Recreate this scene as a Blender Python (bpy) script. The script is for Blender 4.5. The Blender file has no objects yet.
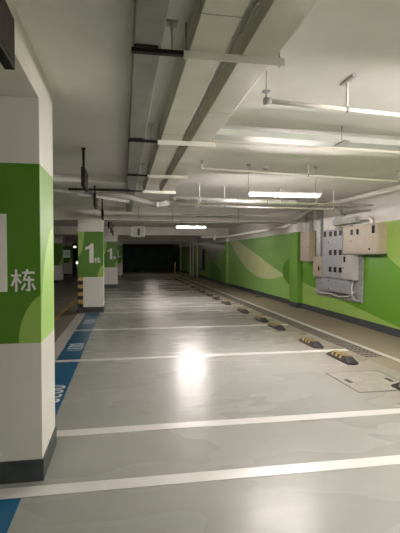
import bpy, bmesh, math, random
from mathutils import Vector, Matrix
random.seed(4)
scn = bpy.context.scene
C = scn.collection
CEIL = 2.85
BEAM = 2.47

# ------------------------------------------------------------------ materials
class S:
    """a socket with arithmetic"""
    def __init__(self, nt, s): self.nt, self.s = nt, s
    def _m(self, op, b=None, rev=False):
        n = self.nt.nodes.new('ShaderNodeMath'); n.operation = op
        a = self
        if rev: a, b = b, a
        for i, v in enumerate((a, b)):
            if v is None: continue
            if isinstance(v, S): self.nt.links.new(v.s, n.inputs[i])
            else: n.inputs[i].default_value = v
        return S(self.nt, n.outputs[0])
    def __add__(self, b): return self._m('ADD', b)
    def __sub__(self, b): return self._m('SUBTRACT', b)
    def __mul__(self, b): return self._m('MULTIPLY', b)
    def __truediv__(self, b): return self._m('DIVIDE', b)
    def gt(self, b): return self._m('GREATER_THAN', b)
    def lt(self, b): return self._m('LESS_THAN', b)

def new_mat(name):
    m = bpy.data.materials.new(name); m.use_nodes = True
    nt = m.node_tree
    return m, nt, nt.nodes['Principled BSDF']

def coords(nt):
    t = nt.nodes.new('ShaderNodeTexCoord'); s = nt.nodes.new('ShaderNodeSeparateXYZ')
    nt.links.new(t.outputs['Object'], s.inputs[0])
    return t.outputs['Object'], [S(nt, s.outputs[i]) for i in range(3)]

def mixc(nt, fac, a, b):
    n = nt.nodes.new('ShaderNodeMix'); n.data_type = 'RGBA'
    for sock, v in ((n.inputs[0], fac), (n.inputs[6], a), (n.inputs[7], b)):
        if isinstance(v, S): nt.links.new(v.s, sock)
        elif hasattr(v, 'is_output'): nt.links.new(v, sock)
        elif isinstance(v, (int, float)): sock.default_value = v
        else: sock.default_value = (*v, 1)
    return n.outputs[2]

def noise(nt, vec, scale, detail=3, rough=.55, lo=.35, hi=.65):
    n = nt.nodes.new('ShaderNodeTexNoise'); n.inputs['Scale'].default_value = scale
    n.inputs['Detail'].default_value = detail; n.inputs['Roughness'].default_value = rough
    if vec is not None: nt.links.new(vec, n.inputs['Vector'])
    r = nt.nodes.new('ShaderNodeMapRange'); r.inputs[1].default_value = lo; r.inputs[2].default_value = hi
    nt.links.new(n.outputs[0], r.inputs[0])
    return S(nt, r.outputs[0])

def simple(name, col, rough=.5, metal=0., var=.10, scale=6., spec=.5):
    m, nt, b = new_mat(name)
    v, _ = coords(nt)
    n = noise(nt, v, scale)
    c = mixc(nt, n, tuple(x*(1-var) for x in col), tuple(min(1, x*(1+var)) for x in col))
    nt.links.new(c, b.inputs['Base Color'])
    b.inputs['Roughness'].default_value = rough; b.inputs['Metallic'].default_value = metal
    b.inputs['Specular IOR Level'].default_value = spec
    return m

def emit(name, col, strength):
    m, nt, b = new_mat(name)
    b.inputs['Base Color'].default_value = (.8, .8, .8, 1)
    b.inputs['Emission Color'].default_value = (*col, 1); b.inputs['Emission Strength'].default_value = strength
    return m

WHITE = (.72, .70, .655)
GD = (.080, .225, .007); GM = (.18, .38, .055); GL = (.32, .51, .10); GP = (.55, .62, .30)
M = {}
M['ceiling'] = simple('ceiling_paint', (.765, .752, .715), .75, var=.05, scale=1.3, spec=.2)
M['beam'] = simple('beam_paint', (.72, .69, .645), .7, var=.05, scale=2, spec=.2)
M['unlit_end'] = simple('unlit_end_wall_tone', (.03, .065, .03), .7, var=.2, scale=1)  # lack of light at the far end put into a near-black green
M['plain'] = simple('plain_wall_paint', (.22, .22, .21), .8, var=.1, scale=1, spec=.2)
M['dark_base'] = simple('dark_base_paint', (.045, .055, .058), .4, var=.2, scale=8)
M['white'] = simple('white_enamel', (.74, .72, .66), .45, var=.05)
M['tray'] = simple('cream_tray_enamel', (.70, .68, .60), .5, var=.05, scale=3)
M['trunking'] = simple('grey_white_trunking', (.50, .53, .48), .55, var=.05, scale=4, spec=.2)
M['pipe'] = simple('white_pipe_paint', (.80, .77, .70), .4, var=.06, scale=9)
M['galv'] = simple('galvanised_steel', (.36, .36, .35), .45, .3, var=.15, scale=14)
M['galvdark'] = simple('grey_tray_steel', (.30, .295, .285), .55, .1, var=.1, scale=5)
M['dullpipe'] = simple('dull_grey_pipe', (.42, .41, .39), .6, var=.08)
M['alu'] = simple('aluminium_cladding', (.80, .78, .75), .28, .85, var=.08, scale=10)
M['black'] = simple('black_metal', (.012, .012, .012), .55, var=.2, spec=.2)
M['blacksoft'] = simple('black_rubber', (.022, .021, .020), .6, var=.25, scale=25)
M['yellow'] = simple('yellow_reflector', (.46, .32, .10), .45, var=.2, scale=30)
M['beige'] = simple('beige_enamel', (.44, .37, .265), .45, var=.05, scale=4)
M['bluegrey'] = simple('blue_grey_enamel', (.33, .34, .355), .45, var=.05, scale=4)
M['pale'] = simple('pale_grey_enamel', (.46, .45, .44), .45, var=.05, scale=4)
M['duct'] = simple('grey_green_duct', (.33, .36, .30), .5, .1, var=.1, scale=8)
M['glass'] = simple('dark_window_glass', (.004, .004, .005), .5, var=.1, spec=.12)
M['steelplate'] = simple('concrete_cover', (.278, .262, .222), .45, var=.15, scale=7)
M['sign'] = simple('sign_casing', (.018, .015, .013), .6, var=.15, spec=.2)
M['signface'] = simple('sign_screen', (.035, .025, .020), .7, var=.1, spec=.15)
M['num'] = simple('numeral_paint', (.82, .80, .76), .6, var=.04)
M['cable'] = simple('white_cable', (.62, .61, .58), .5, var=.1)
M['redd'] = simple('red_handle', (.4, .03, .03), .5)
M['lamp_body'] = simple('lamp_housing', (.75, .74, .72), .4, var=.03)
M['tube'] = emit('led_tube', (1., .90, .875), 115.)
M['tube_warm'] = emit('led_tube_warm', (1., .925, .885), 112.)
M['tube_far'] = emit('led_tube_soft', (1., .925, .885), 45.)
M['tube_dim'] = emit('led_tube_dim', (1., .86, .80), 13.)
M['small_lamp'] = emit('small_lamp', (1., .97, .9), 1.5)
M['signgreen'] = emit('exit_sign_face', (.01, .10, .04), .03)

# floor: grey green epoxy, worn
def floor_mat():
    m, nt, b = new_mat('epoxy_floor')
    v, (x, y, z) = coords(nt)
    mp = nt.nodes.new('ShaderNodeMapping'); mp.inputs['Scale'].default_value = (.5, 1.2, 1); nt.links.new(v, mp.inputs[0])
    a = noise(nt, mp.outputs[0], .8, 3, .5, .25, .75)
    f = noise(nt, v, 9, 4, .6, .3, .7)
    c = mixc(nt, a, (.282, .290, .264), (.305, .311, .285))
    c = mixc(nt, f * .2, c, (.25, .25, .225))
    g = (x - 2.3) / 1.6
    g.s.node.use_clamp = True
    c = mixc(nt, g * .9, c, (.235, .19, .135))
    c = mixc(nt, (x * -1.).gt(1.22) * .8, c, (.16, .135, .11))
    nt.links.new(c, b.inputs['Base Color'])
    r = noise(nt, mp.outputs[0], 1.3, 2, .5, .25, .75)
    rr = r * .06 + .245
    rr = rr + x.gt(3.55) * .22 + (x * -1.).gt(1.22) * .12
    nt.links.new(rr.s, b.inputs['Roughness'])
    b.inputs['Specular IOR Level'].default_value = .07
    bn = nt.nodes.new('ShaderNodeTexNoise'); bn.inputs['Scale'].default_value = 3.; bn.inputs['Detail'].default_value = 3
    mq = nt.nodes.new('ShaderNodeMapping'); mq.inputs['Scale'].default_value = (.35, 2.2, 1); nt.links.new(v, mq.inputs[0])
    nt.links.new(mq.outputs[0], bn.inputs['Vector'])
    bp = nt.nodes.new('ShaderNodeBump'); bp.inputs['Strength'].default_value = .22; bp.inputs['Distance'].default_value = .02
    nt.links.new(bn.outputs[0], bp.inputs['Height']); nt.links.new(bp.outputs[0], b.inputs['Normal'])
    return m
M['floor'] = floor_mat()

def paint_mat(name, col, worn, rough=.3, amount=.35):
    m, nt, b = new_mat(name)
    v, _ = coords(nt)
    n = noise(nt, v, 3.5, 6, .7, .45, .75)
    f = noise(nt, v, 40, 3, .6, .4, .7)
    c = mixc(nt, n * amount, col, worn); c = mixc(nt, f * .12, c, worn)
    nt.links.new(c, b.inputs['Base Color']); b.inputs['Roughness'].default_value = rough
    return m
M['line'] = paint_mat('white_line_paint', (.62, .605, .575), (.44, .43, .40))
M['blue'] = paint_mat('blue_bay_paint', (.004, .095, .205), (.012, .115, .22), .28)
M['yline'] = paint_mat('yellow_line_paint', (.42, .25, .04), (.2, .15, .08), .4, .6)
M['bayno'] = paint_mat('bay_number_paint', (.72, .74, .75), (.45, .5, .55), .35, .3)
M['wline'] = paint_mat('worn_edge_paint', (.50, .48, .44), (.30, .29, .26), .35, .5)

# right wall mural, in the wall's own (y, z)
def mural_mat():
    m, nt, b = new_mat('wall_mural')
    v, (x, y, z) = coords(nt)
    nz = noise(nt, v, 2, 3)
    near = y.lt(12.3); mid = y.gt(12.3) * y.lt(21.4); far = y.gt(21.4)
    c = mixc(nt, 0., GD, GD)
    # nearest panel
    c = mixc(nt, near, c, (.115, .32, .012))
    c = mixc(nt, near * z.gt((y - 7.86) * .53 + 1.52), c, GL)
    c = mixc(nt, near * y.gt(10.9) * z.gt((y - 11.) * -.35 + 1.5), c, GM)
    c = mixc(nt, near * z.lt((y - 7.42) * .125 + .18), c, GL)
    # middle panel: pale wave between two curves
    zo = (y - 15.5) * (y - 15.5) * .055 + .67
    zi = (y - 13.85) * .22 + .97
    c = mixc(nt, mid, c, (.20, .40, .09))
    c = mixc(nt, mid * z.lt(zo), c, (.27, .50, .12))
    c = mixc(nt, mid * z.gt(zo) * z.lt(zi), c, GP)
    d = ((y - 12.3) / 1.3) * ((y - 12.3) / 1.3) + ((z - 1.02) / .5) * ((z - 1.02) / .5)
    c = mixc(nt, mid * d.lt(1.), c, GD)
    # far panels: the dimmer light there is put into a darker base colour
    c = mixc(nt, far, c, (.20, .215, .125))
    def hill(yc, zc, ry, rz, col, c):
        d = ((y - yc) / ry) * ((y - yc) / ry) + ((z - zc) / rz) * ((z - zc) / rz)
        return mixc(nt, far * d.lt(1.), c, col)
    for k in range(3):
        o = 8.2*k
        c = hill(21. + o, .55, 3.6, 1.4, (.20, .40, .07), c)
        c = hill(25.2 + o, .3, 2.6, .75, GD, c)
    c = mixc(nt, z.gt(2.2), c, WHITE)
    c = mixc(nt, nz * .12, c, (.2, .22, .15))
    nt.links.new(c, b.inputs['Base Color']); b.inputs['Roughness'].default_value = .42
    b.inputs['Specular IOR Level'].default_value = .4
    return m
M['mural'] = mural_mat()

def pillar_mat(name, g, gd):
    m, nt, b = new_mat(name)
    v, (x, y, z) = coords(nt)
    c = mixc(nt, z.gt((y * .5) + .9), gd, g)
    c = mixc(nt, z.gt(2.2), c, WHITE)
    nt.links.new(c, b.inputs['Base Color']); b.inputs['Roughness'].default_value = .42
    return m
M['pillar'] = pillar_mat('pilaster_paint', (.22, .38, .09), (.15, .33, .04))

def column_mats():
    out = []
    for side in (0, 1):
        m, nt, b = new_mat('column_side_paint' if side else 'column_front_paint')
        v, (x, y, z) = coords(nt)
        nz = noise(nt, v, 3, 3)
        if not side:
            c = mixc(nt, 0., GD, GD)
            d = ((x - .43) / .25) * ((x - .43) / .25) + ((z - .95) / .36) * ((z - .95) / .36)
            c = mixc(nt, d.lt(1.), c, GL)
            d = ((x + .37) / .21) * ((x + .37) / .21) + ((z - 2.2) / .72) * ((z - 2.2) / .72)
            c = mixc(nt, d.lt(1.), c, GL)
        else:
            c = mixc(nt, 0., GM, GM)
            d = ((y - .40) / .7) * ((y - .40) / .7) + ((z - .95) / .85) * ((z - .95) / .85)
            c = mixc(nt, d.lt(1.), c, (.40, .66, .17))
        c = mixc(nt, z.gt(2.16), c, WHITE); c = mixc(nt, z.lt(.95), c, WHITE)
        c = mixc(nt, nz * .08, c, (.35, .33, .28))
        nt.links.new(c, b.inputs['Base Color']); b.inputs['Roughness'].default_value = .5
        out.append(m)
    return out
M['colfront'], M['colside'] = column_mats()

# ------------------------------------------------------------------ mesh helpers
def box(bm, x0, x1, y0, y1, z0, z1, bev=0., mi=0):
    vs = [bm.verts.new((x, y, z)) for x in (x0, x1) for y in (y0, y1) for z in (z0, z1)]
    fs = [(0, 1, 3, 2), (4, 6, 7, 5), (0, 4, 5, 1), (2, 3, 7, 6), (0, 2, 6, 4), (1, 5, 7, 3)]
    faces = [bm.faces.new([vs[i] for i in f]) for f in fs]
    for f in faces: f.material_index = mi
    if bev > 0:
        es = list({e for f in faces for e in f.edges})
        bmesh.ops.bevel(bm, geom=es, offset=bev, segments=2, affect='EDGES', profile=.5)
    return faces

def tube(bm, pts, r, n=12, cap=True):
    pts = [Vector(p) for p in pts]
    rings = []
    for i, p in enumerate(pts):
        a = pts[max(0, i-1)]; b = pts[min(len(pts)-1, i+1)]
        t = (b - a).normalized()
        u = t.cross(Vector((0, 0, 1)))
        if u.length < 1e-3: u = t.cross(Vector((0, 1, 0)))
        u.normalize(); w = t.cross(u)
        rr = r[i] if isinstance(r, (list, tuple)) else r
        rings.append([bm.verts.new(p + u*rr*math.cos(2*math.pi*k/n) + w*rr*math.sin(2*math.pi*k/n)) for k in range(n)])
    for a, b in zip(rings, rings[1:]):
        for k in range(n):
            f = bm.faces.new((a[k], a[(k+1) % n], b[(k+1) % n], b[k])); f.smooth = True
    if cap:
        bm.faces.new(rings[0][::-1]); bm.faces.new(rings[-1])

def prism(bm, poly, axis, a, b):
    """poly: 2D points in the plane perpendicular to axis, extruded from a to b"""
    def P(p, t):
        if axis == 'x': return (t, p[0], p[1])
        if axis == 'y': return (p[0], t, p[1])
        return (p[0], p[1], t)
    A = [bm.verts.new(P(p, a)) for p in poly]; B = [bm.verts.new(P(p, b)) for p in poly]
    bm.faces.new(A); bm.faces.new(B[::-1])
    n = len(poly)
    for i in range(n): bm.faces.new((A[i], B[i], B[(i+1) % n], A[(i+1) % n]))

def bar2(bm, p, q, t, ya, yb, w=None):
    """a flat painted stroke in the xz plane"""
    p, q = Vector(p), Vector(q); d = (q-p).normalized(); n = Vector((-d.y, d.x))*t/2
    prism(bm, [tuple(p+n), tuple(p-n), tuple(q-n), tuple(q+n)], 'y', ya, yb)

def B(fn, *a, **k):
    bm = bmesh.new(); fn(bm, *a, **k); return bm

def mesh_from(bm, name, mats, origin=(0, 0, 0)):
    bmesh.ops.recalc_face_normals(bm, faces=bm.faces)
    bmesh.ops.translate(bm, verts=bm.verts, vec=-Vector(origin))
    me = bpy.data.meshes.new(name); bm.to_mesh(me); bm.free()
    for m in (mats if isinstance(mats, (list, tuple)) else [mats]): me.materials.append(m)
    return me

def tag(o, label=None, cat=None, group=None, kind=None):
    if label: o['label'] = label
    if cat: o['category'] = cat
    if group: o['group'] = group
    if kind: o['kind'] = kind
    return o

def base_of(parent):
    v = Vector((0, 0, 0))
    while parent is not None: v += parent.location; parent = parent.parent
    return v

def part(name, bm, mat, parent, label=None):
    o = bpy.data.objects.new(name, mesh_from(bm, name, mat, base_of(parent))); C.objects.link(o)
    o.parent = parent
    if label: o['label'] = label
    return o

def thing(name, label, cat, loc, group=None):
    o = bpy.data.objects.new(name, None); C.objects.link(o); o.location = loc; o.empty_display_size = .1
    return tag(o, label, cat, group)

def solo(name, bm, mat, label, cat, group=None, origin=(0, 0, 0), kind=None):
    o = bpy.data.objects.new(name, mesh_from(bm, name, mat, origin)); C.objects.link(o); o.location = origin
    return tag(o, label, cat, group, kind)

def struct(name, bm, mat, label=None):
    o = bpy.data.objects.new(name, mesh_from(bm, name, mat)); C.objects.link(o)
    o['kind'] = 'structure'
    if label: o['label'] = label
    return o

def copy_tree(src, loc, label=None):
    c = src.copy(); C.objects.link(c); c.location = loc
    if label: c['label'] = label
    def rec(s, d):
        for ch in list(s.children):
            k = ch.copy(); C.objects.link(k); k.parent = d; rec(ch, k)
    rec(src, c)
    return c

def text_bm(body, size, bold=0.):
    cu = bpy.data.curves.new('t', 'FONT'); cu.body = body; cu.size = size; cu.extrude = .001; cu.offset = bold
    cu.resolution_u = 3; cu.align_x = 'CENTER'; cu.align_y = 'CENTER'
    o = bpy.data.objects.new('t', cu); C.objects.link(o)
    dg = bpy.context.evaluated_depsgraph_get(); dg.update()
    me = bpy.data.meshes.new_from_object(o.evaluated_get(dg))
    bm = bmesh.new(); bm.from_mesh(me)
    bpy.data.objects.remove(o); bpy.data.curves.remove(cu); bpy.data.meshes.remove(me)
    return bm

# ------------------------------------------------------------------ setting
X0, X1, Y0, Y1 = -9., 5.07, -9., 46.
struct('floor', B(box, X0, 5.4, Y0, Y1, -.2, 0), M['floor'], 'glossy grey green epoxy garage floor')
struct('ceiling', B(box, X0, 5.4, Y0, Y1, CEIL, CEIL+.2), M['ceiling'], 'flat painted concrete ceiling')
struct('wall_right', B(box, X1, 5.4, Y0, Y1, 0, CEIL), M['mural'], 'white wall with green hill mural')
struct('wall_left', B(box, X0-.2, X0, Y0, Y1, 0, CEIL), M['plain'])
struct('wall_front', B(box, X0, X1, Y0-.2, Y0, 0, CEIL), M['plain'])
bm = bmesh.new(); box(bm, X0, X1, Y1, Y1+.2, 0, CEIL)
struct('wall_back', bm, M['unlit_end'], 'far end wall, lack of light painted in')
struct('baseboard_right', B(box, 5.05, X1, Y0, Y1, 0, .15), M['dark_base'], 'dark grey painted skirting')
n = 1
for yp in (3.03, 12.05, 21.05, 30.05, 39.05):
    if yp > 5:
        struct('trim_%d' % n, B(box, X0, X1, yp+.06, yp+.54, BEAM, CEIL), M['beam'], 'pale concrete cross beam under ceiling'); n += 1
        bm = bmesh.new(); box(bm, 4.93, X1, yp, yp+.6, .15, BEAM if True else CEIL)
        struct('trim_%d' % n, bm, M['pillar'], 'green and white wall pilaster'); n += 1
        struct('trim_%d' % n, B(box, 4.91, X1-.021, yp-.02, yp+.62, 0, .15), M['dark_base'], 'dark base of wall pilaster'); n += 1
struct('trim_%d' % n, B(box, X0, .04, 7.42, 7.72, 2.735, CEIL), M['ceiling'], 'shallow secondary beam across ceiling'); n += 1
bm = bmesh.new(); box(bm, -1.25, -.558, Y0, 3.12, 2.6, CEIL)
struct('trim_%d' % n, bm, M['beam'], 'pale beam running over the near column'); n += 1

# ------------------------------------------------------------------ columns
def numeral(bm, cx, y):
    ya, yb = y-.004, y-.0005
    prism(bm, [(cx-.035, 1.325), (cx+.075, 1.325), (cx+.075, 1.845), (cx+.005, 1.845),
               (cx-.03, 1.79), (cx-.135, 1.745), (cx-.135, 1.675), (cx-.035, 1.71)], 'y', ya, yb)
def hanzi(bm, x0, z0, w, h, y):
    st = [((0, .73), (.42, .73)), ((.21, 0), (.21, 1)), ((.2, .70), (.02, .26)), ((.24, .62), (.42, .38)),
          ((.46, .85), (1, .85)), ((.70, 1), (.53, .50)), ((.50, .53), (.98, .53)), ((.76, .68), (.76, .02)),
          ((.78, .05), (.62, .09)), ((.60, .36), (.44, .08)), ((.89, .36), (1.02, .08))]
    for k, (p, q) in enumerate(st):
        bar2(bm, (x0+p[0]*w, z0+p[1]*h), (x0+q[0]*w, z0+q[1]*h), .095*w, y-.0035-.0001*k, y-.0004)
def column(cx, y, label, shift=0., drop=0.):
    t = thing('concrete_column', label, 'column', (cx, y+.3, 0), 'columns along the parking bays')
    bm = bmesh.new(); fs = box(bm, cx-.325, cx+.325, y, y+.57, .15, CEIL)
    for f in fs[:2]: f.material_index = 1
    part('shaft', bm, [M['colfront'], M['colside']], t)
    part('base', B(box, cx-.335, cx+.335, y-.01, y+.58, 0, .15, .004), M['dark_base'], t, 'dark grey painted base of the column')
    nu = part('numeral', B(numeral, cx+shift, y), M['num'], t, 'white painted number 1')
    nu.location.z = -drop
    part('character', B(hanzi, cx+.10+shift, 1.325-drop, .15, .15, y), M['num'], t, 'white painted Chinese character for building')
    return t
column(-.883, 3.12, 'nearest column, green and white, cut by the left edge of the photo', .037, .025)
c2 = column(-.875, 12.05, 'green and white column with black and yellow corner guard, behind the blue strips')
column(-.62, 21.05, 'third green and white numbered column, just behind the one with corner guard')
column(-.42, 30.05, 'farthest dark column, half hidden behind the third numbered column')
cg = bmesh.new(); cgy = bmesh.new()
for k in range(8):
    z0 = .15 + k*.1
    bmx = cgy if k % 2 else cg
    box(bmx, -1.215, -1.075, 12.03, 12.048, z0, z0+.1); box(bmx, -1.218, -1.203, 12.03, 12.17, z0, z0+.1)
g = part('corner_guard', cg, M['blacksoft'], c2, 'black and yellow banded corner guard')
part('yellow_band', cgy, M['yellow'], g)

# ------------------------------------------------------------------ road markings
LN = 'white bay lines across the floor'
def line(x0, x1, y0, y1, label):
    solo('parking_line', B(box, x0, x1, y0-.065, y0+.065, 0, .003), M['line'], label, 'parking line', LN, ((x0+x1)/2, y0, 0))
line(-1.3, 5.0, 2.98, 0, 'broad white bay line nearest the camera, in front of the near column base')
line(-1.0, 5.0, 3.92, 0, 'second white bay line, running out just behind the near column')
line(-1.24, 3.57, 6.60, 0, 'third white bay line, between the two nearest blue bay strips')
line(-1.0, 3.57, 9.24, 0, 'fourth white bay line, starting beyond the bay number 0031')
line(-.55, 3.57, 11.93, 0, 'fifth white bay line, level with the front of the guarded column')
line(-.55, 3.57, 12.93, 0, 'sixth white bay line, just behind the guarded column')
line(-.55, 3.57, 15.6, 0, 'seventh white bay line, one bay beyond the guarded column')
line(-.45, 3.57, 18.3, 0, 'eighth white bay line, crossing the farther bright floor reflection')
line(-.35, 3.57, 20.85, 0, 'ninth white bay line, in front of the third numbered column')
line(-.35, 3.57, 24.4, 0, 'thin white bay line farthest away in the dark')
solo('edge_line', B(box, 3.90, 4.0, -3., 40., 0, .003), M['wline'], 'long pale line along the outer side of the drain grating', 'floor line')
solo('edge_line', B(box, -1.2, -.99, 6.67, 11.98, 0, .003), M['wline'], 'short pale strip left of the blue bay strips', 'floor line')
solo('edge_line', B(box, -1.68, -1.58, 6.0, 40., 0, .003), M['yline'], 'worn yellow line along the dark aisle on the left', 'floor line')
def strip(y0, y1, num, yc, label):
    t = thing('bay_strip', label, 'bay marking', (-.82, (y0+y1)/2, 0), 'blue bay number strips')
    part('blue_panel', B(box, -.99, -.65, y0, y1, 0, .0025), M['blue'], t)
    if num:
        bm = text_bm(num, .36, .0)
        for v in bm.verts:
            x, y = v.co.x, v.co.y
            v.co = Vector((-.815 + y*.98, yc - x*.92, .0035 + v.co.z*.3))
        part('bay_number', bm, M['bayno'], t, 'pale painted bay number ' + num)
strip(.4, 2.91, None, 0, 'blue strip at the lower left corner in front of the near column')
strip(3.99, 6.53, '0032', 5.05, 'blue bay strip numbered 0032, half hidden by the near column')
strip(6.67, 9.17, '0031', 7.55, 'blue bay strip numbered 0031 beyond the third white line')
strip(9.31, 11.86, '0030', 10.4, 'farthest blue bay strip, in front of the guarded column')

# ------------------------------------------------------------------ wheel stops
def stop_body(bm, x, y0, L):
    w, h, tp = .085, .085, .15
    # pointed, chamfered block: plan hexagon, narrower on top
    base = [(x-w, y0+.03), (x-.02, y0), (x+.02, y0), (x+w, y0+.03), (x+w, y0+L-.03), (x+.02, y0+L), (x-.02, y0+L), (x-w, y0+L-.03)]
    top = [(x-.055, y0+tp), (x-.02, y0+tp-.02), (x+.02, y0+tp-.02), (x+.055, y0+tp), (x+.055, y0+L-tp), (x+.02, y0+L-tp+.02), (x-.02, y0+L-tp+.02), (x-.055, y0+L-tp)]
    R = [[bm.verts.new((*p, z)) for p in pl] for pl, z in ((base, 0), (base, .022), (top, h))]
    for a, b in zip(R, R[1:]):
        for k in range(8): bm.faces.new((a[k], a[(k+1) % 8], b[(k+1) % 8], b[k]))
    bm.faces.new(R[0][::-1]); bm.faces.new(R[2])
def stop_marks(bm, x, y0, L):
    for k in range(3):
        ya = y0 + .17 + k*(L-.34)/3 + .03
        pl = [(x-.050, ya+.04), (x-.050, ya+.10), (x+.045, ya+.06), (x+.045, ya)]
        prism(bm, pl, 'z', .0845, .0868)
        # down the aisle-facing slope
        q = []
        for (yy, zz) in ((ya+.04, .081), (ya+.10, .081), (ya+.10, .038), (ya+.05, .038)):
            xx = x - .055 - .03*(.085-zz)/.063
            q.append((xx-.0015, yy, zz))
        a = [bm.verts.new(p) for p in q]; b = [bm.verts.new((p[0]+.003, p[1], p[2])) for p in q]
        bm.faces.new(a); bm.faces.new(b[::-1])
        for i in range(4): bm.faces.new((a[i], b[i], b[(i+1) % 4], a[(i+1) % 4]))
SX, SL = 3.17, .70
ys = [4.0, 5.67, 6.77, 8.50, 9.58, 11.16, 13.16, 14.7, 15.9, 17.4, 18.6, 20.05, 22.2, 23.7, 25.0, 26.5]
lab = ['wheel stop cut by the right edge beside the floor cover', 'wheel stop just behind the square floor cover',
       'wheel stop just beyond the third white line', 'wheel stop just before the fourth white line',
       'wheel stop just beyond the fourth white line', 'wheel stop just before the fifth white line',
       'wheel stop next beyond the sixth white line', 'wheel stop just before the seventh white line',
       'wheel stop just beyond the seventh white line', 'wheel stop just before the eighth white line',
       'wheel stop just beyond the eighth white line', 'wheel stop just before the ninth white line',
       'first wheel stop past the third column line, in shade', 'second wheel stop past the third column line, in shade',
       'last but one wheel stop in the dark far end', 'last wheel stop visible in the dark far end']
st0 = thing('wheel_stop', 'black and yellow rubber ' + lab[0], 'wheel stop', (SX, ys[0], 0), 'wheel stops along the drain')
part('body', B(stop_body, SX, ys[0], SL), M['blacksoft'], st0)
part('reflector', B(stop_marks, SX, ys[0], SL), M['yellow'], st0, 'slanted yellow reflective stripes')
for y, l in zip(ys[1:], lab[1:]): copy_tree(st0, (SX, y, 0), 'black and yellow rubber ' + l)

# ------------------------------------------------------------------ floor covers and grating
def grating(bm):
    y = 6.08
    while y < 30:
        for x in (3.60, 3.675, 3.75, 3.825):
            box(bm, x-.006, x+.050, y, y+.078, .0005, .0034)
        y += .115
t = thing('drain_grating', 'long dark slotted drain grating between wheel stops and pale line', 'drain grating', (3.74, 18, 0))
part('channel_cover', B(box, 3.585, 3.885, 6.05, 40, 0, .002), simple('channel_cover_steel', (.30, .27, .23), .5, 0, .15, 9), t)
s = part('slots', B(grating), M['black'], t, 'rows of dark drain slots')
t = thing('floor_cover', 'square concrete floor cover set flush in the nearest bay on the right', 'floor cover', (2.95, 4.95, 0))
bm = bmesh.new()
for r in ((2.59, 3.33, 4.52, 4.535), (2.59, 3.33, 5.345, 5.36), (2.59, 2.605, 4.52, 5.36), (3.315, 3.33, 4.52, 5.36)):
    box(bm, r[0], r[1], r[2], r[3], 0, .003)
part('frame', bm, M['dark_base'], t, 'thin dark frame gap')
part('plate', B(box, 2.605, 3.315, 4.535, 5.345, 0, .0025), M['steelplate'], t)
for (x, y) in ((2.70, 4.96), (3.22, 4.92)):
    part('lifting_slot', B(box, x-.022, x+.022, y-.07, y+.07, .002, .006), M['black'], t)
t = thing('floor_drain', 'small dark floor drain near the foot of the mural wall', 'floor drain', (4.86, 15.5, 0))
part('rim', B(tube, [(4.86, 15.5, 0), (4.86, 15.5, .02)], .12, 20), M['black'], t)
bm = bmesh.new()
for k in range(-3, 4): box(bm, 4.86+k*.028-.007, 4.86+k*.028+.007, 15.43, 15.57, .018, .023)
part('bars', bm, M['galv'], t)

# ------------------------------------------------------------------ cable trays
def tray(name, x0, x1, y0, y1, z0, z1, mat, label, seams, group=None):
    t = thing(name, label, 'cable tray', ((x0+x1)/2, (y0+y1)/2, z0), group)
    part('body', B(box, x0, x1, y0, y1, z0, z1, .004), mat, t)
    part('lid', B(box, x0-.006, x1+.006, y0, y1, z1-.02, z1+.004), mat, t)
    for y in seams:
        bm = bmesh.new()
        box(bm, x0-.002, x1+.002, y-.003, y+.003, z0-.002, z1-.02)
        part('joint', bm, M['galv'], t)
    return t
tray('cable_tray', .365, .567, -4, 8.30, 2.69, 2.825, M['tray'], 'left one of the two cream enclosed cable trays under the ceiling', (2.08, 4.2, 6.2), 'pair of cream cable trays')
tray('cable_tray', .670, .870, -4, 8.30, 2.69, 2.825, M['tray'], 'right one of the two cream enclosed cable trays under the ceiling', (1.4, 3.5, 5.5, 7.4), 'pair of cream cable trays')
dt = tray('cable_tray', .06, .208, -4, 11.9, 2.69, 2.77, M['galvdark'], 'narrow dull grey cable tray left of the cream pair', (1.98, 3.9, 5.8, 7.7), None)
def support(y, label, first=None):
    if first is not None: return copy_tree(first, (.5, y, 2.67), label)
    t = thing('tray_support', label, 'tray support', (.5, y, 2.67), 'steel bars carrying the cable trays')
    bm = bmesh.new(); box(bm, .335, .925, y-.02, y+.02, 2.664, 2.690, .002); box(bm, .335, .925, y-.022, y-.017, 2.645, 2.69)
    part('white_bar', bm, M['white'], t, 'white painted angle bar')
    bm = bmesh.new(); box(bm, .045, .335, y-.018, y+.018, 2.668, 2.69)
    box(bm, .057, .19, y-.055, y+.02, 2.68, 2.689)
    part('dark_bar', bm, M['black'], t, 'dark unpainted end of the bar')
    for x in (.35, .90):
        r = part('hanger_rod', B(tube, [(x, y+.0, 2.67), (x, y, CEIL)], .005, 8), M['galv'], t)
        bm = bmesh.new(); box(bm, x-.012, x+.012, y-.012, y+.012, 2.655, 2.662); tube(bm, [(x, y, 2.645), (x, y, 2.705)], .008, 6)
        part('nut', bm, M['galv'], r)
    bm = bmesh.new(); box(bm, .24, .30, y-.03, y+.03, CEIL-.012, CEIL); box(bm, .265, .275, y-.02, y+.02, CEIL-.06, CEIL-.012)
    part('ceiling_plate', bm, M['pale'], t)
    part('hanger_rod', B(tube, [(.27, y, 2.68), (.27, y, CEIL-.05)], .004, 8), M['galv'], t)
    return t
s0 = support(2.49, 'tray support bar nearest the camera, high above the floor')
for y, l in ((4.44, 'second tray support bar from the camera'), (6.37, 'third tray support bar from the camera'), (7.95, 'last tray support bar, where the cream trays end')):
    support(y, l, s0)
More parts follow.
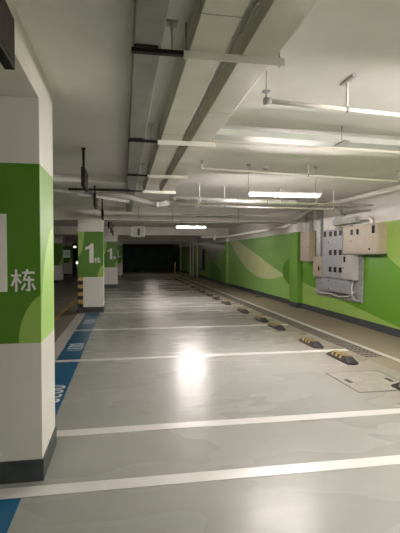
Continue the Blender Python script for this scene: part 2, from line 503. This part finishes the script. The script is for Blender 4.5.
# small wire hook on the tray gap
solo('cable_loop', B(tube, [(.575, 1.95, 2.685), (.605, 1.94, 2.68), (.615, 2.0, 2.68), (.598, 2.2, 2.682), (.568, 2.28, 2.686)], .0035, 8), M['galv'],
     'thin grey cable loop hanging at the edge of the left cream tray', 'cable')
solo('trunking', B(box, .88, 5.03, -.1, .1, -.03, .03, .003), M['trunking'], 'flat white cable trunking crossing under the ceiling to the right', 'trunking', None, (0, 0, 0))
tr = C.objects['trunking']; tr.location = (0, 4.38, 2.775); tr.rotation_euler = (0, 0, .045)

# ------------------------------------------------------------------ sprinkler pipes
def pipe_thing(name, label, pts, r, mat, cat='pipe', group=None):
    o = pts[0]
    t = thing(name, label, cat, o, group)
    part('run', B(tube, pts, r, 14), mat, t)
    return t
def clamp(t, x, y, zp, rp, mat=None):
    h = part('hanger_rod', B(tube, [(x, y, zp+rp), (x, y, CEIL-.01)], .008, 8), mat or M['pipe'], t)
    bm = bmesh.new(); tube(bm, [(x-.008, y, zp), (x+.008, y, zp)], rp+.006, 14); part('clamp_ring', bm, M['galv'], h)
    part('ceiling_plate', B(box, x-.03, x+.03, y-.03, y+.03, CEIL-.012, CEIL), M['pale'], h)
t = pipe_thing('sprinkler_pipe', 'white sprinkler pipe nearest the camera with end coupling, upper right', [(1.03, 3.03, 2.64), (1.65, 3.08, 2.632), (4.95, 3.36, 2.60)], .0165, M['pipe'])
h = part('hanger_post', B(tube, [(1.645, 3.08, 2.645), (1.645, 3.08, CEIL-.01)], .010, 10), M['pipe'], t)
bm = bmesh.new(); box(bm, 1.63, 1.66, 2.97, 3.16, CEIL-.016, CEIL-.0)
part('channel_plate', bm, M['pale'], h, 'grey slotted ceiling channel')
bm = bmesh.new(); tube(bm, [(1.637, 3.08, 2.632), (1.653, 3.08, 2.632)], .023, 14); part('clamp_ring', bm, M['galv'], h)
bm = bmesh.new()
tube(bm, [(.985, 3.03, 2.64), (1.035, 3.03, 2.64)], .026, 16)
part('coupling', bm, M['galv'], t, 'grey grooved end coupling')
bm = bmesh.new(); tube(bm, [(1.0, 3.03, 2.66), (1.0, 3.03, 2.72)], .006, 8); box(bm, .975, 1.025, 3.01, 3.05, 2.70, 2.712)
part('valve', bm, M['galv'], t)
part('hanger_rod', B(tube, [(1.0, 3.03, 2.71), (1.0, 3.03, CEIL)], .004, 8), M['galv'], t)
t = pipe_thing('sprinkler_pipe', 'thin white sprinkler pipe with upturned end, next beyond the trunking', [(1.03, 5.73, 2.68), (3.2, 6.06, 2.68), (4.95, 6.35, 2.68)], .015, M['pipe'])
bm = bmesh.new(); tube(bm, [(1.03, 5.73, 2.67), (1.02, 5.73, 2.685), (1.015, 5.73, 2.70), (1.015, 5.73, 2.74)], .017, 12)
part('elbow', bm, M['pipe'], t)
bm = bmesh.new(); tube(bm, [(1.015, 5.73, 2.74), (1.015, 5.73, 2.775)], .008, 8); tube(bm, [(1.015, 5.73, 2.775), (1.015, 5.73, 2.78)], .02, 12)
part('sprinkler_head', bm, M['galv'], t, 'small grey upright sprinkler head')
for x, y in ((2.6, 5.967), (4.2, 6.226)): clamp(t, x, y, 2.68, .015)
pipe_thing('conduit', 'thin cream conduit fixed close behind the white trunking', [(.90, 4.60, 2.745), (2.4, 4.66, 2.745), (4.9, 4.85, 2.745)], .014, M['pipe'], 'conduit')
t = thing('channel_hanger', 'short steel channel hung on a rod beneath the white trunking', 'bracket', (2.14, 4.2, 2.7))
part('rod', B(tube, [(2.18, 4.18, CEIL), (2.18, 4.18, 2.68)], .006, 8), M['galv'], t)
bm = bmesh.new(); box(bm, 2.15, 2.21, 4.05, 4.30, 2.672, 2.677); box(bm, 2.15, 2.154, 4.05, 4.30, 2.672, 2.682); box(bm, 2.206, 2.21, 4.05, 4.30, 2.672, 2.682)
part('channel', bm, M['pale'], t)
# pipes in front of the first cross beam
t = pipe_thing('clad_pipe', 'thick shiny aluminium clad pipe crossing below the lamp', [(.82, 8.0, 2.56), (3.3, 8.199, 2.56), (3.36, 8.204, 2.56), (5.05, 8.34, 2.56)], [.052, .052, .018, .018], M['alu'])
for k in range(4):
    bm = bmesh.new(); tube(bm, [(.9+k*.6, 8.0+(.08+k*.6)*.0804, 2.56), (.915+k*.6, 8.0+(.095+k*.6)*.0804, 2.56)], .0545, 16)
    part('cladding_band', bm, M['galv'], t)
for x in (1.38, 3.0): clamp(t, x, 8.0+(x-.82)*.08, 2.56, .052)
t = pipe_thing('water_pipe', 'slim white pipe just below the aluminium clad pipe', [(1.0, 8.2, 2.47), (5.05, 8.42, 2.47)], .022, M['alu'])
clamp(t, 1.9, 8.249, 2.47, .022); clamp(t, 4.2, 8.374, 2.47, .022)
t = pipe_thing('insulated_pipe', 'grey insulated pipe sloping down beneath the ends of the cream trays', [(-.7, 8.15, 2.64), (.1, 8.15, 2.60), (.62, 8.15, 2.46), (.80, 8.05, 2.50)], .05, M['dullpipe'])
part('end_cap', B(tube, [(.60, 8.03, 2.50), (.60, 8.03, 2.42)], .022, 12), M['white'], t, 'small white cap')
t = pipe_thing('water_pipe', 'white pipe sloping across the left ceiling behind the near column', [(-8.5, 7.9, 2.78), (-1.2, 7.9, 2.66), (.1, 7.95, 2.49)], .028, M['dullpipe'])
clamp(t, -.8, 7.9, 2.605, .028, M['galv'])
solo('steel_rail', B(box, -.86, .10, 7.2, 7.24, 2.565, 2.60), M['black'], 'thin black steel rail above the sloping white pipe on the left', 'rail')
# pipe along the right wall
t = pipe_thing('wall_pipe', 'white pipe running along the right wall just under the ceiling', [(4.88, -3, 2.75), (4.88, 11.0, 2.76), (4.88, 11.9, 2.60), (4.88, 12.8, 2.40), (4.88, 14.2, 2.40)], .048, M['pipe'])
for y in (2.2, 6.9, 10.2): clamp(t, 4.88, y, 2.755, .048, M['galv'])
t = pipe_thing('branch_pipe', 'thin white branch pipe ending at the wall pipe, right of the lamp', [(2.9, 8.6, 2.60), (4.3, 8.75, 2.60), (4.85, 8.8, 2.60)], .02, M['pipe'])
clamp(t, 3.98, 8.715, 2.60, .02)
# along the second cross beam
t = pipe_thing('beam_pipe', 'pale pipe with valve fittings below the second cross beam', [(3.6, 20.6, 2.38), (4.85, 20.6, 2.40), (4.85, 14.3, 2.40)], .05, M['pipe'])
bm = bmesh.new(); tube(bm, [(4.2, 20.6, 2.40), (4.32, 20.6, 2.40)], .09, 14); box(bm, 4.2, 4.32, 20.52, 20.68, 2.24, 2.36, .02)
part('valve', bm, M['pipe'], t)
# thin conduits on the face of the first cross beam
solo('conduit', B(tube, [(1.55, 12.098, 2.665), (3.4, 12.098, 2.66)], .012, 8), M['galv'], 'upper thin dark conduit on the face of the first cross beam', 'conduit')
solo('conduit', B(tube, [(2.0, 12.098, 2.61), (3.0, 12.098, 2.605)], .010, 8), M['galv'], 'lower short thin conduit on the face of the first cross beam', 'conduit')
for x, l in ((.40, 'left'), (1.33, 'middle'), (3.2, 'right')):
    solo('drop_wire', B(tube, [(x, 12.1, CEIL), (x, 12.1, BEAM)], .009, 8), M['galv'], l + ' one of the thin wires running down the first cross beam', 'wire')
solo('conduit', B(tube, [(-.5, 12.0, BEAM-.02), (4.9, 12.0, BEAM-.02)], .016, 8), M['galv'], 'thin dark conduit along the bottom edge of the first cross beam', 'conduit')

# ------------------------------------------------------------------ ceiling devices
def detector(x, y, label):
    t = thing('smoke_detector', label, 'smoke detector', (x, y, CEIL), 'round smoke detectors on the ceiling')
    part('mount', B(tube, [(x, y, CEIL-.015), (x, y, CEIL)], .06, 20), M['white'], t)
    part('sensor', B(tube, [(x, y, CEIL-.05), (x, y, CEIL-.04), (x, y, CEIL-.015)], [.025, .045, .05], 20), M['galv'], t, 'grey sensor dome')
detector(2.07, 6.3, 'round smoke detector above the left part of the near lamp')
detector(3.0, 9.3, 'round smoke detector behind the clad pipe, right of lamp centre')

def lamp(x0, y, z, tube_mat, label, L=1.08, rods=True):
    t = thing('strip_lamp', label, 'lamp', (x0+L/2, y, z), 'white strip lamps under the ceiling')
    part('housing', B(box, x0-.02, x0+L+.02, y-.06, y+.06, z+.0125, z+.045, .004), M['lamp_body'], t)
    part('tube', B(tube, [(x0, y, z), (x0+L, y, z)], .021, 14), tube_mat, t, 'glowing white tube')
    for x in (x0+.0, x0+L): 
        part('end_cap', B(box, x-.018, x+.018, y-.022, y+.022, z-.022, z+.02, .003), M['lamp_body'], t)
    for x in (x0+.0, x0+L-.05):
        h = part('hanger_rod', B(tube, [(x, y, z+.05), (x-.01, y, z+.16), (x, y, z+.2), (x, y, CEIL)], .0045, 8), M['galv'], t)
        part('ceiling_cup', B(tube, [(x, y, CEIL-.03), (x, y, CEIL)], [.02, .035], 14), M['galv'], h)
lamp(1.78, 6.17, 2.42, M['tube'], 'longest glowing strip lamp in view, hung left of the meter boxes')
lamp(1.64, 13.85, 2.42, M['tube'], 'second strip lamp, small and glowing below the first cross beam', .92)
lamp(1.60, 24.0, 2.60, M['tube_dim'], 'third strip lamp, hidden by the beam, reflected in the floor')
lamp(1.55, 33.0, 2.60, M['tube_dim'], 'fourth strip lamp at the far dark end, reflected in the floor')
lamp(3.5, -3.4, 2.42, M['tube_far'], 'strip lamp above and behind the viewer')
lamp(3.3, -6.8, 2.42, M['tube_far'], 'strip lamp farther behind the viewer')
lamp(2.05, 2.0, 2.42, M['tube_warm'], 'strip lamp right of the viewer, just outside the picture')


def sign(y, z, label, x=-.52, L=.5, src=None):
    if src is not None: return copy_tree(src, (x, y, z), label)
    t = thing('hanging_sign', label, 'hanging sign', (x, y, z), 'dark bay signs hung along the aisle edge')
    part('casing', B(box, x, x+.045, y, y+L, z, z+.225, .004), M['sign'], t)
    part('screen', B(box, x+.0445, x+.047, y+.02, y+L-.02, z+.02, z+.205), M['signface'], t, 'dark brown sign face')
    p = part('pole', B(tube, [(x+.022, y+.10, z+.22), (x+.022, y+.10, CEIL)], .014, 10), M['black'], t)
    part('ceiling_plate', B(box, x-.0, x+.045, y+.07, y+.13, CEIL-.012, CEIL), M['black'], p)
    part('collar', B(tube, [(x+.022, y+.10, z+.33), (x+.022, y+.10, z+.36)], .017, 10), M['black'], p)
    return t
s1 = sign(5.42, 2.385, 'dark hanging sign in the middle of the left ceiling, right of the near column')
s1.location.z = 2.37; s1.location.x = -.50
for y, l in ((1.60, 'largest dark hanging sign, cut by the upper left corner'), (7.85, 'dark hanging sign above the blue strip numbered 0031'),
             (10.5, 'dark hanging sign just in front of the guarded column'), (14.2, 'small dark hanging sign just behind the guarded column'),
             (16.9, 'small dark hanging sign midway between the guarded and the third column'), (19.6, 'small dark hanging sign just before the third column')):
    x = -.52 if y < 13 else -.50
    sign(y, 2.385 if y > 3 else 2.372, l, x, .5, s1)

t = thing('ceiling_box', 'grey metal box hung below the first cross beam left of the second lamp', 'metal box', (.39, 13.1, 2.05))
part('casing', B(box, .24, .60, 12.95, 13.25, 2.06, 2.38, .006), M['galvdark'], t)
part('slot', B(box, .39, .455, 12.942, 12.952, 2.11, 2.30), M['black'], t)
part('side_panel', B(box, .20, .245, 12.96, 13.24, 2.08, 2.36, .004), M['galv'], t)
for x in (.27, .57): part('hanger_rod', B(tube, [(x, 13.1, 2.37), (x, 13.1, CEIL)], .008, 8), M['galv'], t)

# ------------------------------------------------------------------ electrical boxes on the right wall
def window(t, x, y, z, w=.085, h=.10, name='meter_window'):
    f = part(name, B(box, x-.006, x+.001, y-w/2-.008, y+w/2+.008, z-h/2-.008, z+h/2+.008), M['pale'], t)
    part('pane', B(box, x-.0075, x-.0055, y-w/2, y+w/2, z-h/2, z+h/2), M['glass'], f)
solo('backing_panel', B(box, 5.035, 5.069, 8.70, 11.02, .50, 1.60, .004), M['galv'], 'blue grey backing panel on the wall behind the meter boxes', 'panel', None, (5.05, 9.8, .5))
# meter cabinet
t = thing('meter_cabinet', 'blue grey meter cabinet with three rows of dark windows', 'electrical cabinet', (5.0, 9.9, .97))
part('body', B(box, 4.955, 5.035, 9.40, 10.47, .975, 2.14, .005), M['bluegrey'], t)
part('door', B(box, 4.947, 4.956, 9.42, 10.45, .99, 2.12, .003), M['bluegrey'], t)
for z, yl in ((2.05, (9.47, 9.72, 9.97, 10.27)), (1.60, (9.47, 9.72, 9.97)), (1.19, (9.47, 9.72, 9.97))):
    for y in yl: window(t, 4.946, y + .03, z, .14, .125)
part('lock', B(tube, [(4.947, 10.1, 1.85), (4.935, 10.1, 1.85)], .012, 10), M['black'], t)
# lower cabinet
t = thing('junction_cabinet', 'blue grey cabinet beneath the meter cabinet, lowest of the boxes', 'electrical cabinet', (5.0, 9.7, .66))
part('body', B(box, 4.90, 5.035, 9.12, 10.40, .665, .965, .005), M['bluegrey'], t)
part('door', B(box, 4.892, 4.901, 9.15, 10.37, .685, .95, .003), M['bluegrey'], t)
for z in (.92, .73): part('lock', B(tube, [(4.892, 9.98, z), (4.882, 9.98, z)], .016, 10), M['black'], t)
# big beige box
t = thing('control_box', 'big beige control box with three windows, largest and nearest of the boxes', 'electrical cabinet', (4.97, 8.5, 1.56))
part('body', B(box, 4.885, 5.069, 7.86, 9.27, 1.565, 2.17, .006), M['beige'], t)
part('door', B(box, 4.874, 4.886, 7.88, 9.25, 1.585, 2.15, .003), M['beige'], t)
for (y, z, w, h) in ((8.86, 2.03, .10, .115), (8.62, 2.03, .10, .115), (8.02, 2.05, .11, .16)): window(t, 4.873, y, z, w, h)
part('lock', B(tube, [(4.874, 8.16, 1.66), (4.86, 8.16, 1.66)], .022, 12), M['black'], t)
part('knob', B(tube, [(4.874, 8.90, 1.84), (4.856, 8.90, 1.84)], .018, 12), M['galv'], t)
for y in (8.06, 8.16): part('warning_sticker', B(box, 4.8725, 4.8745, y-.03, y+.03, 1.865, 1.905), M['yellow'], t)
part('bottom_rim', B(box, 4.88, 5.069, 7.85, 9.275, 1.545, 1.566), M['dark_base'], t, 'dark lower rim')
# small pale box below it
t = thing('switch_box', 'pale grey switch box with one window, tucked under the big beige box', 'electrical cabinet', (4.97, 9.1, .98))
part('body', B(box, 4.91, 5.035, 8.86, 9.36, .985, 1.54, .005), M['pale'], t)
part('door', B(box, 4.902, 4.911, 8.88, 9.34, 1.0, 1.53, .003), M['pale'], t)
window(t, 4.901, 9.22, 1.44, .09, .13)
part('lock', B(tube, [(4.902, 9.28, 1.25), (4.892, 9.28, 1.25)], .012, 10), M['black'], t)
# left low beige box
t = thing('fuse_box', 'small beige fuse box with dark handle, left of the meter cabinet', 'electrical cabinet', (5.0, 10.8, .96))
part('body', B(box, 4.945, 5.035, 10.50, 11.0, .97, 1.50, .005), M['beige'], t)
part('door', B(box, 4.937, 4.946, 10.52, 10.98, .985, 1.485, .003), M['beige'], t)
hd = part('handle', B(box, 4.922, 4.938, 10.60, 10.66, 1.14, 1.25, .003), M['black'], t)
part('lever', B(box, 4.915, 4.923, 10.61, 10.65, 1.19, 1.24), M['redd'], hd)
# tall beige box
t = thing('distribution_box', 'tall beige distribution box farthest left on the wall', 'electrical cabinet', (4.97, 11.4, 1.36))
part('body', B(box, 4.88, 5.069, 11.12, 11.70, 1.37, 2.17, .005), M['beige'], t)
part('door', B(box, 4.872, 4.881, 11.14, 11.68, 1.39, 2.15, .003), simple('pinkish_enamel', (.48, .41, .34), .35, 0, .05, 4), t)
part('lock', B(tube, [(4.872, 11.2, 1.75), (4.862, 11.2, 1.75)], .014, 10), M['black'], t)
# trunks above
def trunk(y0, y1, z0, z1, x0, mat, label):
    t = thing('riser_duct', label, 'cable trunk', ((x0+5.07)/2, (y0+y1)/2, z0))
    part('body', B(box, x0, 5.07, y0, y1, z0, z1, .004), mat, t)
    part('cover', B(box, x0-.006, x0+.001, y0+.015, y1-.015, z0+.01, z1-.01), mat, t)
trunk(11.30, 11.62, 2.175, CEIL, 4.97, M['galv'], 'grey riser trunk above the tall beige box')
trunk(10.60, 10.86, 1.505, CEIL, 4.97, M['galv'], 'grey riser trunk above the small beige fuse box')
trunk(9.80, 10.45, 2.145, CEIL, 4.97, M['white'], 'wide pale riser trunk above the meter cabinet')
t = thing('wall_duct', 'grey green cable duct lying along the wall above the big beige box', 'cable duct', (4.97, 9.3, 2.2))
part('body', B(box, 4.88, 5.0, 8.75, 9.78, 2.235, 2.37, .004), M['duct'], t)
part('flange', B(box, 4.872, 5.008, 9.70, 9.74, 2.227, 2.378), M['galv'], t)
part('support_leg', B(box, 4.92, 4.96, 9.0, 9.04, 2.172, 2.236), M['galv'], t)
solo('elbow_pipe', B(tube, [(4.95, 8.78, 2.31), (4.95, 8.45, 2.31), (4.95, 8.30, 2.295), (4.95, 8.24, 2.26), (4.95, 8.22, 2.172)], .04, 14), M['pipe'],
     'white bent pipe entering the top of the big beige box', 'pipe', None, (4.95, 8.5, 2.17))
t = thing('pipe_bracket', 'triangular steel bracket under the wall pipe, near the wide riser trunk', 'bracket', (4.9, 9.6, 2.6))
part('arm', B(box, 4.78, 5.069, 9.50, 9.54, 2.66, 2.70), M['galv'], t)
bm = bmesh.new(); prism(bm, [(4.80, 2.66), (4.84, 2.66), (5.069, 2.48), (5.069, 2.44)], 'y', 9.505, 9.535)
part('brace', bm, M['galv'], t)
# loose cables
for k, (pts, l) in enumerate((
    ([(5.0, 11.0, .62), (4.98, 10.6, .57), (4.96, 10.0, .60), (4.97, 9.6, .56), (5.0, 9.2, .60), (5.01, 9.0, .72)], 'long pale cable sagging beneath the lowest cabinet'),
    ([(5.01, 9.02, .98), (4.99, 9.06, .80), (4.97, 9.0, .62), (4.98, 8.88, .54), (5.02, 8.80, .55)], 'pale cable looping down below the switch box'),
    ([(5.01, 9.25, .66), (4.98, 9.05, .66), (4.97, 8.9, .60), (4.99, 8.82, .53)], 'grey cable curving from the right end of the lowest cabinet'))):
    solo('cable', B(tube, pts, .016, 8), M['cable'] if k < 2 else M['galv'], l, 'cable', 'loose cables under the meter boxes')

# ------------------------------------------------------------------ far things
for y, l in ((29.8, 'nearer'), (31.6, 'middle'), (33.0, 'farther')):
    pipe_thing('riser_pipe', l + ' of the three pale upright pipes on the far dark wall', [(4.96, y, .0), (4.96, y, 2.46)], .045, M['pipe'], 'pipe', 'upright pipes on the far wall')
t = thing('hose_cabinet', 'dark tall cabinet on the wall beside the far upright pipes', 'cabinet', (4.98, 27.9, .6))
part('body', B(box, 4.9, 5.069, 27.6, 28.3, .55, 1.9, .01), M['black'], t)
part('door', B(box, 4.89, 4.901, 27.65, 28.25, .6, 1.85, .004), M['galvdark'], t)
t = thing('floor_post', 'small yellow post standing at the far end of the drain', 'post', (3.9, 34., 0))
part('pole', B(tube, [(3.9, 34, .02), (3.9, 34, .95)], .05, 12), M['yellow'], t)
part('foot', B(tube, [(3.9, 34, 0), (3.9, 34, .03)], .12, 12), M['black'], t)
# left aisle background columns
def far_column(x0, x1, y, label):
    cx = (x0+x1)/2
    t = thing('concrete_column', label, 'column', (cx, y+.3, 0), 'columns beyond the dark aisle')
    bm = bmesh.new(); fs = box(bm, x0, x1, y, y+.6, .15, CEIL)
    for f in fs[:2]: f.material_index = 1
    part('shaft', bm, [M['colfront'], M['colside']], t)
    part('base', B(box, x0-.01, x1+.01, y-.01, y+.61, 0, .15), M['dark_base'], t)
far_column(-4.0, -3.35, 25., 'dark green banded column in the left aisle, right beside the near column')
far_column(-4.55, -3.75, 33., 'far column with pale base in the left aisle beneath the green sign')
t = thing('exit_sign', 'small green lit sign hanging far away in the left aisle', 'sign', (-3.3, 26, 1.7))
part('casing', B(box, -3.42, -3.0, 26.0, 26.06, 1.33, 1.85, .004), M['black'], t)
part('face', B(box, -3.40, -3.02, 25.994, 26.001, 1.36, 1.82), M['signgreen'], t)
bm = bmesh.new(); 
for (p, q) in (((-3.26, 1.70), (-3.14, 1.70)), ((-3.26, 1.70), (-3.26, 1.47)), ((-3.14, 1.70), (-3.14, 1.47)), ((-3.26, 1.6), (-3.14, 1.6))):
    bar2(bm, p, q, .03, 25.990, 25.9945)
part('symbol', bm, M['galv'], t)
part('hanger_rod', B(tube, [(-3.21, 26.03, 1.85), (-3.21, 26.03, CEIL)], .012, 8), M['black'], t)
t = thing('wall_lamp', 'upper one of two bright little lamps far away left of the guarded column', 'lamp', (-3.3, 31, 2.05), 'small bright lamps in the left aisle')
part('casing', B(box, -3.42, -3.18, 31.0, 31.1, 1.98, 2.16, .01), M['white'], t)
part('bulb', B(tube, [(-3.3, 30.98, 2.07), (-3.3, 30.93, 2.07)], .03, 12), M['small_lamp'], t)
part('hanger_rod', B(tube, [(-3.3, 31.05, 2.16), (-3.3, 31.05, CEIL)], .012, 8), M['black'], t)
t = thing('wall_lamp', 'lower one of two bright little lamps far away left of the guarded column', 'lamp', (-3.2, 31.5, .9), 'small bright lamps in the left aisle')
part('post', B(tube, [(-3.2, 31.55, 0), (-3.2, 31.55, 1.0)], .04, 10), M['white'], t)
part('casing', B(box, -3.32, -3.08, 31.5, 31.6, .85, 1.1, .01), M['white'], t)
part('bulb', B(tube, [(-3.2, 31.49, .98), (-3.2, 31.44, .98)], .03, 12), M['small_lamp'], t)

# ------------------------------------------------------------------ world, camera, view
w = bpy.data.worlds.new('World'); scn.world = w; w.use_nodes = True
w.node_tree.nodes['Background'].inputs[0].default_value = (.5, .5, .5, 1)
w.node_tree.nodes['Background'].inputs[1].default_value = .02

F, VX, VY, H = 440., 124., 254.5, 1.55
fwd = Vector(((VX-200)/F, -(VY-266.5)/F, -1)).normalized()      # the hall's long axis seen from the camera
up = Vector((0, -fwd.z, fwd.y)).normalized()
if up.y < 0: up = -up
rt = fwd.cross(up)
R = Matrix((rt, fwd, up))
cam = bpy.data.cameras.new('camera'); co = bpy.data.objects.new('camera', cam); C.objects.link(co)
cam.sensor_fit = 'HORIZONTAL'; cam.sensor_width = 36; cam.lens = F/400*36; cam.clip_end = 200; cam.clip_start = .05
co.matrix_world = Matrix.Translation((0, 0, H)) @ R.to_4x4()
scn.camera = co
vs = scn.view_settings
vs.view_transform = 'Standard'; vs.look = 'None'; vs.gamma = 1; vs.exposure = 2.6; vs.use_curve_mapping = False
scn.cycles.max_bounces = 12; scn.cycles.diffuse_bounces = 9
